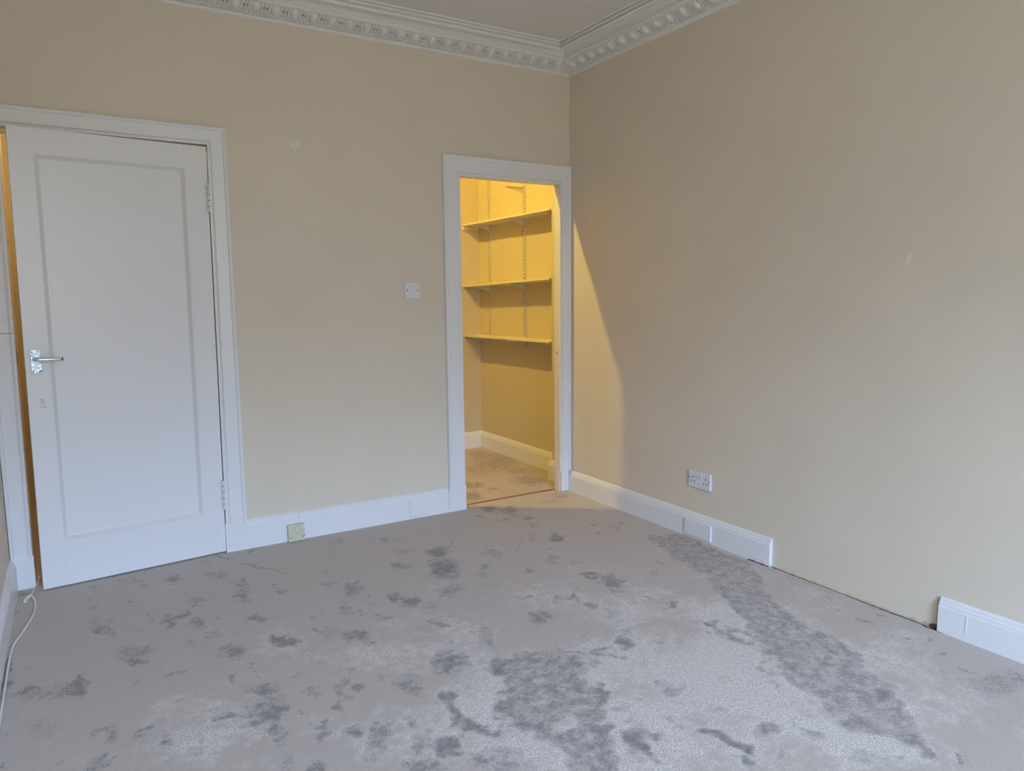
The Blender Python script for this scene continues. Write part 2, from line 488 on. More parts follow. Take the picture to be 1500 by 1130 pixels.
for z0, z1 in ((0.985, 1.055), (0.805, 0.845)):
    sp = obj('strike_plate', boxes((jx(z0) - 0.001, jx(z0) + 0.0015, 0.012, 0.034, z0, z1)), M_rust if z0 > 0.9 else M_jamb, t1)
    obj('keyhole_slot', boxes((jx(z0), jx(z0) + 0.002, 0.016, 0.030, z0 + 0.012, z1 - 0.012)), M_dark, sp)

t2 = tag(link('trim_2', None), 'white architrave around the open cupboard doorway', kind='structure')
arch(t2, [(-0.774, 0.150), (-0.774, 1.945), (-0.083, 1.945), (-0.083, 0.135)], [(-0.882, 0.150), (-0.882, 2.058), (-0.001, 2.058), (-0.001, 0.135)])
obj('plinth_block', boxes((-0.885, -0.773, -0.0225, 0, 0, 0.1505)), M_gloss, t2, bevel=0.002)
obj('plinth_block', boxes((-0.078, -0.0205, -0.0225, 0, 0.002, 0.1355)), M_gloss, t2, bevel=0.002)
obj('jamb_lining', boxes((-0.795, -0.7745, 0.0, WT, 0, 1.96)), M_gloss, t2)
obj('jamb_lining', boxes((-0.0825, -0.065, 0.0, WT - 0.006, 0, 1.9455)), M_gloss_old, t2, bevel=0.001)
obj('head_lining', boxes((-0.7745, -0.065, 0.0, WT, 1.9455, 1.96)), M_gloss, t2)
bm = bmesh.new()
for k in range(16):
    blob(bm, (-0.0825, 0.012 + 0.022 * random.random(), 0.86 + 0.1 * random.random()), 0.0035, 90 + k, (0.35, 0.8, 1.6))
for k in range(6):
    blob(bm, (-0.0825, 0.012 + 0.02 * random.random(), 0.06 + 0.09 * random.random()), 0.003, 190 + k, (0.35, 0.8, 1.6))
obj('paint_lump', bm, M_gloss_old, t2)
obj('lock_scar', boxes((-0.0835, -0.0824, 0.018, 0.026, 0.895, 0.912)), M_rust, t2)
tag(obj('threshold_strip', boxes((-0.774, -0.082, 0.046, 0.062, -0.004, 0.0045)), M_brass, bevel=0.0012), 'thin brown metal carpet strip across the cupboard doorway', 'threshold strip')

# ---- cornice
COVE = [(0, 2.592), (0.012, 2.592), (0.020, 2.598), (0.020, 2.603), (0.026, 2.605), (0.036, 2.607), (0.042, 2.605), (0.050, 2.610), (0.120, 2.636),
        (0.128, 2.632), (0.137, 2.634), (0.140, 2.641), (0.134, 2.646), (0.134, 2.652), (0.141, 2.654), (0.141, 2.658), (0.143, 2.670), (0.152, 2.683), (0.170, 2.689), (0.192, 2.687), (0.205, 2.678), (0.209, 2.664),
        (0.216, 2.655), (0.225, 2.656), (0.230, 2.662), (0.228, 2.667), (0.217, 2.669), (0.219, 2.675), (0.229, 2.674), (0.237, 2.677), (0.237, 2.682), (0.228, 2.684), (0.229, 2.689), (0.243, 2.688), (0.248, 2.691), (0.248, 2.695), (0.0, 2.695)]
def cornice(name, p0, p1, label):
    e = tag(link(name, None), label, kind='structure')
    bm = bmesh.new()
    sweep(bm, COVE, p0, p1)
    obj('cornice_moulding', bm, M_plaster, e)
    return e
cb = cornice('trim_3', lambda d, z: (XL + d, -d, z), lambda d, z: (-d, -d, z), 'white plaster egg and dart cornice above the door wall')
crr = cornice('trim_4', lambda d, z: (-d, -d, z), lambda d, z: (-d, YF + d, z), 'white plaster egg and dart cornice above the right wall')
cl_ = cornice('trim_5', lambda d, z: (XL + d, YF + d, z), lambda d, z: (XL + d, -d, z), None)
cf_ = cornice('trim_6', lambda d, z: (-d, YF + d, z), lambda d, z: (XL + d, YF + d, z), None)

# ornaments in a local frame: x along the wall, y up the sloping face, z out of it
SL0, SL1 = Vector((0.050, 2.610)), Vector((0.120, 2.636))
slope = math.atan2(SL1.y - SL0.y, SL1.x - SL0.x)
EGG_L = (SL1 - SL0).length
def egg_mesh():
    bm = bmesh.new()
    nu, nv = 12, 5
    rows = []
    for j in range(nv):
        ph = math.pi / 2 * j / (nv - 1)
        row = []
        for i in range(nu):
            th = 2 * math.pi * i / nu
            x = math.cos(th) * math.cos(ph) * 0.0195
            y = math.sin(th) * math.cos(ph) * (0.034 if math.sin(th) < 0 else 0.027)
            row.append(bm.verts.new((x, y + 0.042, math.sin(ph) * 0.019)))
            if j == nv - 1: break
        rows.append(row)
    for j in range(nv - 2):
        for i in range(nu):
            bm.faces.new((rows[j][i], rows[j][(i + 1) % nu], rows[j + 1][(i + 1) % nu], rows[j + 1][i]))
    for i in range(nu):
        bm.faces.new((rows[nv - 2][i], rows[nv - 2][(i + 1) % nu], rows[nv - 1][0]))
    # husk: raised U around the egg
    pts = []
    for k in range(11):
        a = math.pi + math.pi * k / 10
        pts.append((math.cos(a) * 0.0285, 0.044 + math.sin(a) * 0.040, 0.003))
    pts = [(-0.0275, 0.070, 0.003)] + pts + [(0.0275, 0.070, 0.003)]
    tube(bm, pts, 0.0052, seg=6, sub=1)
    bmesh.ops.recalc_face_normals(bm, faces=bm.faces)
    me = bpy.data.meshes.new('egg_ornament')
    bm.to_mesh(me); bm.free()
    me.materials.append(M_plaster)
    for p in me.polygons: p.use_smooth = True
    return me
def dart_mesh():
    bm = bmesh.new()
    tube(bm, [(0, 0.068, 0.002), (0, 0.045, 0.006), (0, 0.012, 0.002)], lambda t: 0.0055 * (1 - 0.75 * t), seg=6, sub=3)
    tube(bm, [(0, 0.030, 0.003), (-0.008, 0.020, 0.004), (-0.014, 0.006, 0.001)], 0.003, seg=5, sub=2)
    tube(bm, [(0, 0.030, 0.003), (0.008, 0.020, 0.004), (0.014, 0.006, 0.001)], 0.003, seg=5, sub=2)
    for k in range(-3, 4):      # lacy leaf tips along the bottom edge
        tube(bm, [(k * 0.013, 0.006, 0.001), (k * 0.013 + 0.002, -0.004, 0.003), (k * 0.013 + 0.001, -0.014, 0.0)], 0.0038, seg=5, sub=1)
    nplain = len(bm.faces)
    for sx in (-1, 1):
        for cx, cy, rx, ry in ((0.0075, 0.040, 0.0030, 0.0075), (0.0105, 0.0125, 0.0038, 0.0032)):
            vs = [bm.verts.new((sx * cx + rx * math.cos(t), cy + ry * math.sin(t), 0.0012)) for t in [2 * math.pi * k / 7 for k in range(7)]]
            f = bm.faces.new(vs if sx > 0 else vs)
            f.material_index = 1  # flat dark face, the shade of a pit painted on
    me = bpy.data.meshes.new('dart_ornament')
    bm.to_mesh(me); bm.free()
    me.materials.append(M_plaster)
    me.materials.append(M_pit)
    for p in me.polygons: p.use_smooth = p.material_index == 0
    return me
def gap_mesh():
    bm = bmesh.new()
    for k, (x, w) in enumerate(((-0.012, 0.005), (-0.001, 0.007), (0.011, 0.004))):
        box(bm, x - w / 2, x + w / 2, -0.0085, -0.005, 0.001, 0.0035)  # dark dashes drawing the shade under the leaf tips
    me = bpy.data.meshes.new('undercut_shade')
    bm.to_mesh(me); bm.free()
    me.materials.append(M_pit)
    return me
EGG, DART, GAP = egg_mesh(), dart_mesh(), gap_mesh()
def orn_matrix(origin, along, inward):
    # along: unit vector on the wall; inward: unit vector into the room
    yv = inward * math.cos(slope) + Vector((0, 0, 1)) * math.sin(slope)
    zv = along.cross(yv)
    if zv.z > 0: zv = -zv
    o = origin + inward * SL0.x + Vector((0, 0, SL0.y))
    return Matrix(((along.x, yv.x, zv.x, o.x), (along.y, yv.y, zv.y, o.y), (along.z, yv.z, zv.z, o.z), (0, 0, 0, 1)))
PITCH_O = 0.0905
def run_ornaments(parent, start, along, inward, n, gaps):
    for k in range(n):
        a = start + along * (PITCH_O * k)
        for me, off, nm in ((EGG, 0, 'egg_ornament'), (DART, PITCH_O / 2, 'dart_ornament')):
            o = bpy.data.objects.new(nm, me)
            COL.objects.link(o)
            o.parent = parent
            o.matrix_world = orn_matrix(a + along * off, along, inward)
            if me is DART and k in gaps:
                g = bpy.data.objects.new('undercut_shade', GAP)
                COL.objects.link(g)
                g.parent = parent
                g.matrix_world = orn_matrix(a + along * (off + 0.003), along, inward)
run_ornaments(cb, Vector((-0.152, 0, 0)), Vector((-1, 0, 0)), Vector((0, -1, 0)), 31, {2, 8, 9, 10, 11, 13, 14, 16, 18, 21, 23, 24, 25, 26})
run_ornaments(crr, Vector((0, -0.150, 0)), Vector((0, -1, 0)), Vector((-1, 0, 0)), 48, {2, 3})
run_ornaments(cl_, Vector((XL, -0.150, 0)), Vector((0, -1, 0)), Vector((1, 0, 0)), 48, set())
bm = bmesh.new()     # leaf in the mitre between the two runs
for k in range(-2, 3):
    a = math.radians(225 + k * 14)
    tube(bm, [(math.cos(a) * 0.06, math.sin(a) * 0.06, 2.604), (math.cos(a) * 0.10, math.sin(a) * 0.10, 2.611), (math.cos(a) * 0.155, math.sin(a) * 0.155, 2.632)], 0.0055, seg=6, sub=3)
obj('corner_leaf', bm, M_plaster, cb, smooth=True)

# ================================================================== THE DOOR
HX, HY, TH = -2.139, -0.012, math.radians(5.8)
d1 = tag(link('door_1', None), 'white painted panel door standing slightly ajar, with a chrome lever handle', kind='structure')
d1.location = (HX, HY, 0)
d1.rotation_euler = (0, 0, TH)
K = 0.0095
def dp(u, y, z): return (-u + K * z, y, z)        # u measured from the hinge edge
U0, U1, Z0, Z1 = -0.006, 0.769, 0.007, 1.978
PU0, PU1, PZ0, PZ1 = 0.093, 0.680, 0.208, 1.873
TK = 0.04
def dbox(bm, u0, u1, y0, y1, z0, z1):
    vs = []
    for z in (z0, z1):
        for u, y in ((u0, y0), (u1, y0), (u1, y1), (u0, y1)):
            vs.append(bm.verts.new(dp(u, y, z)))
    for f in ((0, 3, 2, 1), (4, 5, 6, 7), (0, 1, 5, 4), (1, 2, 6, 5), (2, 3, 7, 6), (3, 0, 4, 7)):
        bm.faces.new([vs[i] for i in f])
bm = bmesh.new(); dbox(bm, U0, PU0, 0, TK, Z0, Z1); obj('door_stile', bm, M_gloss, d1, bevel=0.0012)
bm = bmesh.new(); dbox(bm, PU1, U1, 0, TK, Z0, Z1); obj('door_stile', bm, M_gloss, d1, bevel=0.0012)
bm = bmesh.new(); dbox(bm, PU0, PU1, 0, TK, Z0, PZ0); obj('door_rail', bm, M_gloss, d1)
bm = bmesh.new(); dbox(bm, PU0, PU1, 0, TK, PZ1, Z1); obj('door_rail', bm, M_gloss, d1)
bm = bmesh.new(); dbox(bm, PU0 - 0.001, PU1 + 0.001, 0.018, 0.032, PZ0 - 0.001, PZ1 + 0.001); obj('door_panel', bm, M_gloss, d1)
# moulding: four mitred lengths
MP = [(0.0, 0.0185), (0.0, 0.0015), (0.0025, 0.0005), (0.004, 0.0025), (0.0155, 0.0155), (0.018, 0.0165), (0.018, 0.0185)]
cs = [(PU0, PZ0, 1, 1), (PU1, PZ0, -1, 1), (PU1, PZ1, -1, -1), (PU0, PZ1, 1, -1)]
for k in range(4):
    a, b = cs[k], cs[(k + 1) % 4]
    bm = bmesh.new()
    sweep(bm, MP, lambda w, y: dp(a[0] + a[2] * w, y, a[1] + a[3] * w), lambda w, y: dp(b[0] + b[2] * w, y, b[1] + b[3] * w))
    obj('panel_moulding', bm, M_gloss, d1)
# handle
hu, hz = 0.720, 1.010
bm = bmesh.new()
box(bm, -hu - 0.0195, -hu + 0.0195, -0.004, 0.0, hz - 0.051, hz + 0.050)
plate = tag(obj('handle_plate', bm, M_chrome, d1, bevel=0.0012), 'pitted chrome handle plate')
bm = bmesh.new()
cyl(bm, (-hu - 0.004, -0.003, 1.020), (0, -1, 0), 0.0095, 0.012, 16, 0.008)
tube(bm, [(-hu - 0.004, -0.012, 1.020), (-hu - 0.004, -0.036, 1.020), (-hu - 0.002, -0.043, 1.020), (-hu + 0.008, -0.047, 1.020), (-hu + 0.05, -0.047, 1.019), (-hu + 0.088, -0.043, 1.018)], lambda t: 0.0078 + 0.0010 * math.sin(t * 3), seg=10, sub=4)
tag(obj('lever', bm, M_lever, plate, smooth=True), 'chrome lever')
bm = bmesh.new()
cyl(bm, (-hu + 0.078, -0.0437, 1.0182), (1, 0.08, -0.02), 0.0082, 0.017, 12, 0.0065)
obj('lever_tip', bm, M_rust, plate, smooth=False)
for sx in (-1, 1):
    for sz in (-1, 1):
        bm = bmesh.new()
        cyl(bm, (-hu + sx * 0.0125, -0.0035, hz + sz * 0.042), (0, -1, 0), 0.0035, 0.0014, 10, 0.003)
        obj('screw', bm, M_rust if sz < 0 else M_metal_white, plate)
# patched old keyhole below
bm = bmesh.new()
for k, (du, dz, r) in enumerate(((0.004, 0.020, 0.004), (-0.003, 0.012, 0.005), (0.003, 0.004, 0.004), (-0.006, -0.004, 0.003), (0.002, -0.012, 0.005), (-0.007, -0.016, 0.004), (0.008, -0.016, 0.003))):
    blob(bm, (-(0.711 + du), 0.0, 0.827 + dz), r, 300 + k, (1.6, 0.6, 1.0))
obj('filled_keyhole', bm, M_gloss_old, d1)
# hinges
for z0, z1 in ((1.675, 1.812), (0.222, 0.372)):
    zc = (z0 + z1) / 2
    bm = bmesh.new()
    dbox(bm, 0.0005, 0.010, -0.0015, 0.0015, z0, z1)
    hg = tag(obj('hinge', bm, M_gloss_old, d1), 'old painted-over butt hinge')
    n = 5
    hgt = (z1 - z0) / n
    for k in range(n):
        bm = bmesh.new()
        za = z0 + k * hgt + 0.002
        cyl(bm, (0.0045 + K * zc, -0.006, za), (0, 0, 1), 0.0062, hgt - 0.004, 10)
        obj('hinge_knuckle', bm, M_gloss_old, hg)
    bm = bmesh.new()
    cyl(bm, (0.0045 + K * zc, -0.006, z0 + 0.001), (0, 0, 1), 0.0035, z1 - z0 - 0.002, 8)
    obj('hinge_pin', bm, M_rust, hg)

# ================================================================== CARPET
SCUFF_ELLIPSES = [(-2.724,-0.163,0.021,-0.013,-0.001,-0.031,0.6),(-2.709,-0.423,0.019,-0.012,-0.001,-0.038,0.35),(-2.408,-0.247,0.032,-0.02,-0.007,-0.062,0.6),(-2.519,-0.269,0.018,-0.012,-0.002,-0.021,0.4),(-2.573,-0.15,0.048,-0.031,-0.002,-0.036,0.28),(-2.257,-0.104,0.039,-0.025,-0.011,-0.078,0.28),(-2.233,-0.302,0.043,-0.028,-0.009,-0.053,0.35),(-2.181,-0.624,0.035,-0.022,-0.014,-0.074,0.6),(-2.153,-0.539,0.036,-0.023,-0.009,-0.047,0.35),(-2.343,-0.562,0.042,-0.027,-0.005,-0.037,0.45),(-2.363,-0.448,0.046,-0.029,-0.004,-0.032,0.28),(-2.478,-0.762,0.018,-0.012,-0.005,-0.045,0.65),(-2.377,-0.799,0.032,-0.02,-0.006,-0.045,0.6),(-2.704,-0.645,0.034,-0.022,-0.001,-0.04,0.75),(-2.704,-0.568,0.051,-0.033,-0.002,-0.063,0.35),(-2.594,-0.722,0.025,-0.016,-0.002,-0.033,0.25),(-2.173,-0.878,0.032,-0.021,-0.005,-0.022,0.75),(-2.131,-1.11,0.056,-0.036,-0.012,-0.05,1.0),(-2.602,-0.939,0.046,-0.029,-0.005,-0.068,0.55),(-2.601,-1.009,0.029,-0.018,-0.002,-0.032,0.8),(-2.348,-0.939,0.029,-0.018,-0.004,-0.024,0.4),(-2.269,-0.95,0.024,-0.016,-0.006,-0.03,0.4),(-2.303,-1.093,0.042,-0.027,-0.011,-0.06,0.65),(-2.397,-0.991,0.058,-0.037,-0.01,-0.068,0.25),(-2.783,-1.089,0.029,-0.018,-0.001,-0.069,0.95),(-2.769,-1.063,0.019,-0.012,-0.001,-0.06,0.7),(-2.812,-1.105,0.03,-0.019,0.0,-0.058,0.5),(-3.003,-0.836,0.016,-0.01,0.011,-0.168,0.9),(-2.339,-1.315,0.019,-0.012,-0.004,-0.023,0.65),(-2.267,-1.44,0.034,-0.022,-0.009,-0.038,0.75),(-2.275,-1.565,0.031,-0.019,-0.013,-0.058,1.05),(-2.242,-1.518,0.033,-0.021,-0.008,-0.032,0.6),(-2.433,-1.474,0.016,-0.01,-0.003,-0.02,0.45),(-2.345,-1.593,0.019,-0.012,-0.005,-0.022,0.5),(-2.503,-1.366,0.041,-0.026,-0.004,-0.034,0.28),(-2.18,-1.751,0.024,-0.015,-0.011,-0.037,0.65),(-2.1,-1.667,0.016,-0.01,-0.009,-0.029,0.85),(-2.493,-1.66,0.033,-0.021,-0.004,-0.03,0.4),(-2.31,-1.843,0.022,-0.014,-0.007,-0.03,0.55),(-2.227,-1.916,0.024,-0.015,-0.008,-0.026,0.75),(-2.87,-1.315,0.052,-0.033,0.002,-0.069,0.3),(-2.932,-1.243,0.016,-0.01,0.001,-0.021,0.4),(-1.822,-0.708,0.033,-0.021,-0.009,-0.03,0.4),(-2.08,-0.909,0.06,-0.039,-0.009,-0.038,0.28),(-2.068,-1.291,0.019,-0.012,-0.006,-0.02,0.5),(-2.069,-1.359,0.03,-0.019,-0.01,-0.033,0.3),(-0.639,-0.105,0.038,-0.025,-0.042,-0.072,0.85),(-0.564,-0.17,0.041,-0.027,-0.036,-0.059,0.75),(-0.696,-0.32,0.029,-0.019,-0.016,-0.027,0.5),(-0.555,-0.367,0.026,-0.017,-0.021,-0.032,0.65),(-0.616,-0.504,0.019,-0.012,-0.019,-0.03,0.65),(-0.625,-0.728,0.024,-0.016,-0.037,-0.053,0.85),(-0.811,-0.974,0.028,-0.018,-0.041,-0.06,0.65),(-1.227,-0.569,0.049,-0.032,-0.025,-0.053,0.85),(-1.297,-0.797,0.049,-0.031,-0.05,-0.101,0.95),(-1.129,-0.55,0.009,-0.006,-0.018,-0.036,0.5),(-1.385,-0.49,0.037,-0.024,-0.011,-0.027,0.45),(-1.469,-0.655,0.033,-0.021,-0.02,-0.049,0.5),(-1.142,-0.907,0.022,-0.014,-0.017,-0.03,0.95),(-1.192,-0.964,0.032,-0.02,-0.024,-0.043,0.3),(-0.991,-0.723,0.029,-0.019,-0.019,-0.034,0.35),(-1.015,-0.798,0.028,-0.018,-0.024,-0.04,0.35),(-0.997,-1.031,0.019,-0.012,-0.014,-0.021,0.65),(-0.738,-1.096,0.027,-0.018,-0.026,-0.035,0.4),(-0.777,-1.241,0.044,-0.029,-0.03,-0.039,0.85),(-0.741,-1.339,0.031,-0.02,-0.044,-0.055,0.85),(-1.755,-0.813,0.033,-0.021,-0.027,-0.079,0.6),(-1.706,-0.755,0.01,-0.007,-0.008,-0.022,0.6),(-1.854,-0.986,0.028,-0.018,-0.019,-0.057,0.45),(-1.807,-1.039,0.009,-0.006,-0.005,-0.015,0.7),(-1.627,-1.005,0.029,-0.019,-0.013,-0.032,0.85),(-1.589,-1.062,0.034,-0.022,-0.025,-0.057,0.9),(-1.745,-1.145,0.041,-0.026,-0.011,-0.029,0.75),(-1.888,-1.232,0.041,-0.026,-0.015,-0.043,0.9),(-1.948,-1.181,0.048,-0.031,-0.019,-0.06,0.3),(-1.391,-1.047,0.077,0.016,-0.016,-0.047,0.6),(-1.539,-1.149,0.024,-0.015,-0.02,-0.042,0.45),(-1.634,-1.322,0.031,-0.02,-0.015,-0.032,0.4),(-1.582,-1.242,0.018,-0.012,-0.039,-0.084,0.25),(-1.477,-1.508,0.03,-0.019,-0.04,-0.071,0.5),(-1.209,-1.466,0.037,-0.023,-0.031,-0.046,0.75),(-0.977,-1.502,0.026,-0.017,-0.024,-0.031,0.8),(-1.054,-1.356,0.019,-0.012,-0.032,-0.046,0.5),(-0.959,-1.359,0.01,-0.006,-0.025,-0.035,0.75),(-1.007,-1.32,0.054,-0.035,-0.075,-0.106,0.25),(-1.784,-1.424,0.023,-0.015,-0.022,-0.052,0.3),(-1.675,-1.598,0.052,-0.033,-0.038,-0.077,0.75),(-1.667,-1.592,0.028,-0.018,-0.019,-0.039,0.35),(-1.982,-1.474,0.02,-0.013,-0.009,-0.026,0.45),(-2.036,-1.533,0.019,-0.012,-0.01,-0.029,0.7),(-2.001,-1.6,0.017,-0.011,-0.008,-0.024,0.65),(-1.845,-1.674,0.049,-0.031,-0.024,-0.054,0.55),(-1.926,-1.546,0.018,-0.011,-0.006,-0.017,0.35),(-2.106,-1.821,0.024,0.001,-0.003,-0.024,0.85),(-2.049,-1.88,0.025,-0.016,-0.033,-0.087,0.6),(-2.018,-1.8,0.012,-0.008,-0.008,-0.02,0.4),(-1.543,-1.704,0.026,-0.017,-0.035,-0.06,0.9),(-1.505,-1.798,0.035,-0.022,-0.028,-0.045,0.5),(-1.464,-2.025,0.022,-0.014,-0.02,-0.028,0.75),(-1.348,-2.043,0.018,-0.012,-0.035,-0.044,0.85),(-1.538,-2.062,0.039,-0.024,-0.021,-0.03,0.5),(-1.499,-2.197,0.04,-0.025,-0.018,-0.024,0.9),(-1.656,-1.952,0.016,-0.01,-0.021,-0.035,0.7),(-1.517,-2.276,0.026,-0.016,-0.039,-0.048,0.5),(-1.94,-1.953,0.033,-0.021,-0.026,-0.056,0.5),(-1.886,-2.025,0.03,-0.019,-0.015,-0.031,1.0),(-1.986,-2.054,0.038,-0.024,-0.012,-0.027,1.0),(-1.807,-2.153,0.07,-0.044,-0.028,-0.048,0.5),(-1.939,-1.862,0.017,-0.011,-0.011,-0.026,0.6),(-0.183,-0.715,0.026,-0.017,-0.02,-0.024,0.5),(-0.736,-1.37,0.023,-0.015,-0.039,-0.048,0.8),(-0.778,-1.441,0.03,-0.019,-0.014,-0.017,0.6),(-0.53,-1.361,0.029,-0.019,-0.022,-0.025,0.4),(-0.151,-1.112,0.059,-0.038,-0.044,-0.046,0.6),(-0.684,-1.666,0.019,-0.012,-0.023,-0.024,0.95),(-1.063,-1.816,0.025,-0.016,-0.027,-0.032,0.8),(-1.013,-1.758,0.022,-0.014,-0.025,-0.03,0.4),(-0.955,-1.614,0.06,-0.038,-0.047,-0.058,0.3),(-0.947,-1.884,0.027,-0.017,-0.015,-0.016,0.75),(-0.682,-1.956,0.039,-0.025,-0.026,-0.023,0.55),(-1.147,-2.127,0.045,-0.028,-0.023,-0.024,0.55),(-1.338,-2.154,0.025,-0.016,-0.015,-0.017,0.4),(-1.418,-2.29,0.026,-0.017,-0.041,-0.046,0.9),(-1.223,-2.524,0.028,-0.018,-0.014,-0.012,0.6),(-1.118,-2.301,0.023,-0.014,-0.017,-0.016,0.4),(-0.477,-1.898,0.043,-0.028,-0.04,-0.034,0.6),(-0.478,-1.837,0.037,-0.024,-0.025,-0.022,0.5),(-0.536,-2.108,0.03,-0.019,-0.027,-0.021,0.4),(-0.689,-2.208,0.04,-0.025,-0.036,-0.028,0.4),(-0.613,-2.527,0.036,-0.023,-0.045,-0.027,0.75),(-0.772,-2.76,0.021,-0.013,-0.027,-0.015,0.7),(-0.213,-2.685,0.078,-0.05,-0.1,-0.046,0.5),(-0.115,-2.671,0.057,-0.036,-0.058,-0.026,0.2),(-0.117,-2.4,0.023,-0.015,-0.021,-0.012,0.5),(-0.733,-2.82,0.017,-0.011,-0.027,-0.014,0.7),(-1.062,-2.461,0.037,-0.023,-0.027,-0.022,0.65),(-0.97,-2.542,0.027,-0.017,-0.02,-0.014,0.55),(-1.127,-2.571,0.022,-0.014,-0.017,-0.013,0.4),(-0.938,-2.684,0.038,-0.024,-0.027,-0.018,0.4),(-2.986,-0.048,0.02,-0.013,0.002,-0.036,0.5),(-2.257,-0.697,0.048,-0.031,-0.005,-0.028,0.2),(-1.915,-0.574,0.021,-0.013,-0.007,-0.024,0.2),(-1.397,-0.252,0.03,-0.02,-0.008,-0.02,0.3),(-2.901,-0.573,0.018,-0.011,0.004,-0.135,0.12),(-1.169,-0.269,0.031,-0.02,-0.01,-0.021,0.25),(-0.473,0.442,0.046,-0.031,-0.034,-0.062,0.75),(-0.608,0.212,0.04,-0.026,-0.045,-0.084,0.75),(-0.007,0.952,0.131,-0.088,-0.138,-0.238,0.55),(-0.257,0.779,0.075,-0.05,-0.1,-0.182,0.4),(-0.094,0.342,0.094,-0.063,-0.07,-0.109,0.6),(-0.008,0.613,0.091,-0.061,-0.055,-0.087,0.5),(-0.357,0.181,0.074,-0.049,-0.034,-0.057,0.25),(0.019,1.282,0.064,-0.043,-0.061,-0.111,0.5),(-0.143,-0.095,0.051,-0.033,-0.036,-0.051,0.5),(-0.266,-0.16,0.071,-0.046,-0.025,-0.037,0.35)]
SCUFF_HOLES = [(-1.54,-2.119,0.026,-0.016,-0.018,-0.025,0.5)]
PILE_FLUFFED = [(-1.507,-2.135,0.447,-0.283,-0.191,-0.255,0.6),(-0.866,-2.167,0.468,-0.298,-0.405,-0.357,0.6),(-1.649,-1.557,0.411,-0.262,-0.134,-0.268,0.35),(-1.015,-1.331,0.295,-0.189,-0.208,-0.295,0.3),(-0.791,-2.547,0.276,-0.175,-0.23,-0.152,0.6),(-2.083,-1.281,0.249,-0.158,-0.056,-0.199,0.25),(-0.672,-1.713,0.327,-0.209,-0.236,-0.239,0.4),(-2.461,-1.532,0.35,-0.221,-0.034,-0.228,0.3)]
SCUFF_STREAKS = [(-2.485,-0.715,-2.412,-0.689,0.02,0.85),(-2.545,-1.153,-2.461,-1.164,0.011,0.5),(-0.902,-0.78,-0.688,-0.622,0.02,0.45),(-1.776,-1.781,-1.801,-1.925,0.018,0.9),(-1.816,-1.944,-1.755,-2.019,0.021,0.95),(-1.445,-1.676,-1.133,-1.839,0.012,0.7),(-0.735,-1.545,-0.684,-1.65,0.013,0.55),(-1.224,-1.805,-1.127,-1.907,0.015,0.6),(-1.227,-2.345,-1.173,-2.489,0.019,1.0),(-0.356,-1.9,-0.452,-2.354,0.035,0.55),(-2.89,-0.986,-2.966,-0.988,0.012,0.3),(-2.176,-0.047,-1.939,-0.492,0.008,0.75),(-0.053,-1.659,0.003,-2.36,0.015,0.35),(-1.536,-1.72,-1.707,-2.009,0.017,0.35),(-1.254,-1.809,-1.353,-1.952,0.012,0.35),(-1.473,-2.19,-1.525,-2.331,0.015,0.5),(-0.623,-0.181,-1.082,-0.257,0.025,0.12),(-3.02,-0.562,-3.028,-0.163,0.012,0.5)]
SCUFF_PATCHES = [([(-1.558,-1.672),(-1.489,-1.654),(-1.251,-1.805),(-1.353,-1.941),(-1.335,-1.988),(-1.326,-2.047),(-1.436,-2.156),(-1.481,-2.184),(-1.506,-2.293),(-1.551,-2.382),(-1.653,-2.318),(-1.625,-2.163),(-1.697,-2.048),(-1.634,-1.885),(-1.581,-1.796)],0.54),([(-0.181,-0.938),(-0.029,-1.077),(-0.047,-1.334),(-0.046,-1.532),(-0.162,-1.703),(-0.34,-1.887),(-0.376,-2.063),(-0.386,-2.191),(-0.43,-2.345),(-0.524,-2.437),(-0.546,-2.537),(-0.659,-2.668),(-0.765,-2.775),(-0.785,-2.719),(-0.806,-2.646),(-0.877,-2.566),(-0.833,-2.465),(-0.786,-2.394),(-0.747,-2.248),(-0.624,-2.02),(-0.481,-1.756),(-0.327,-1.502),(-0.301,-1.249)],0.52)]
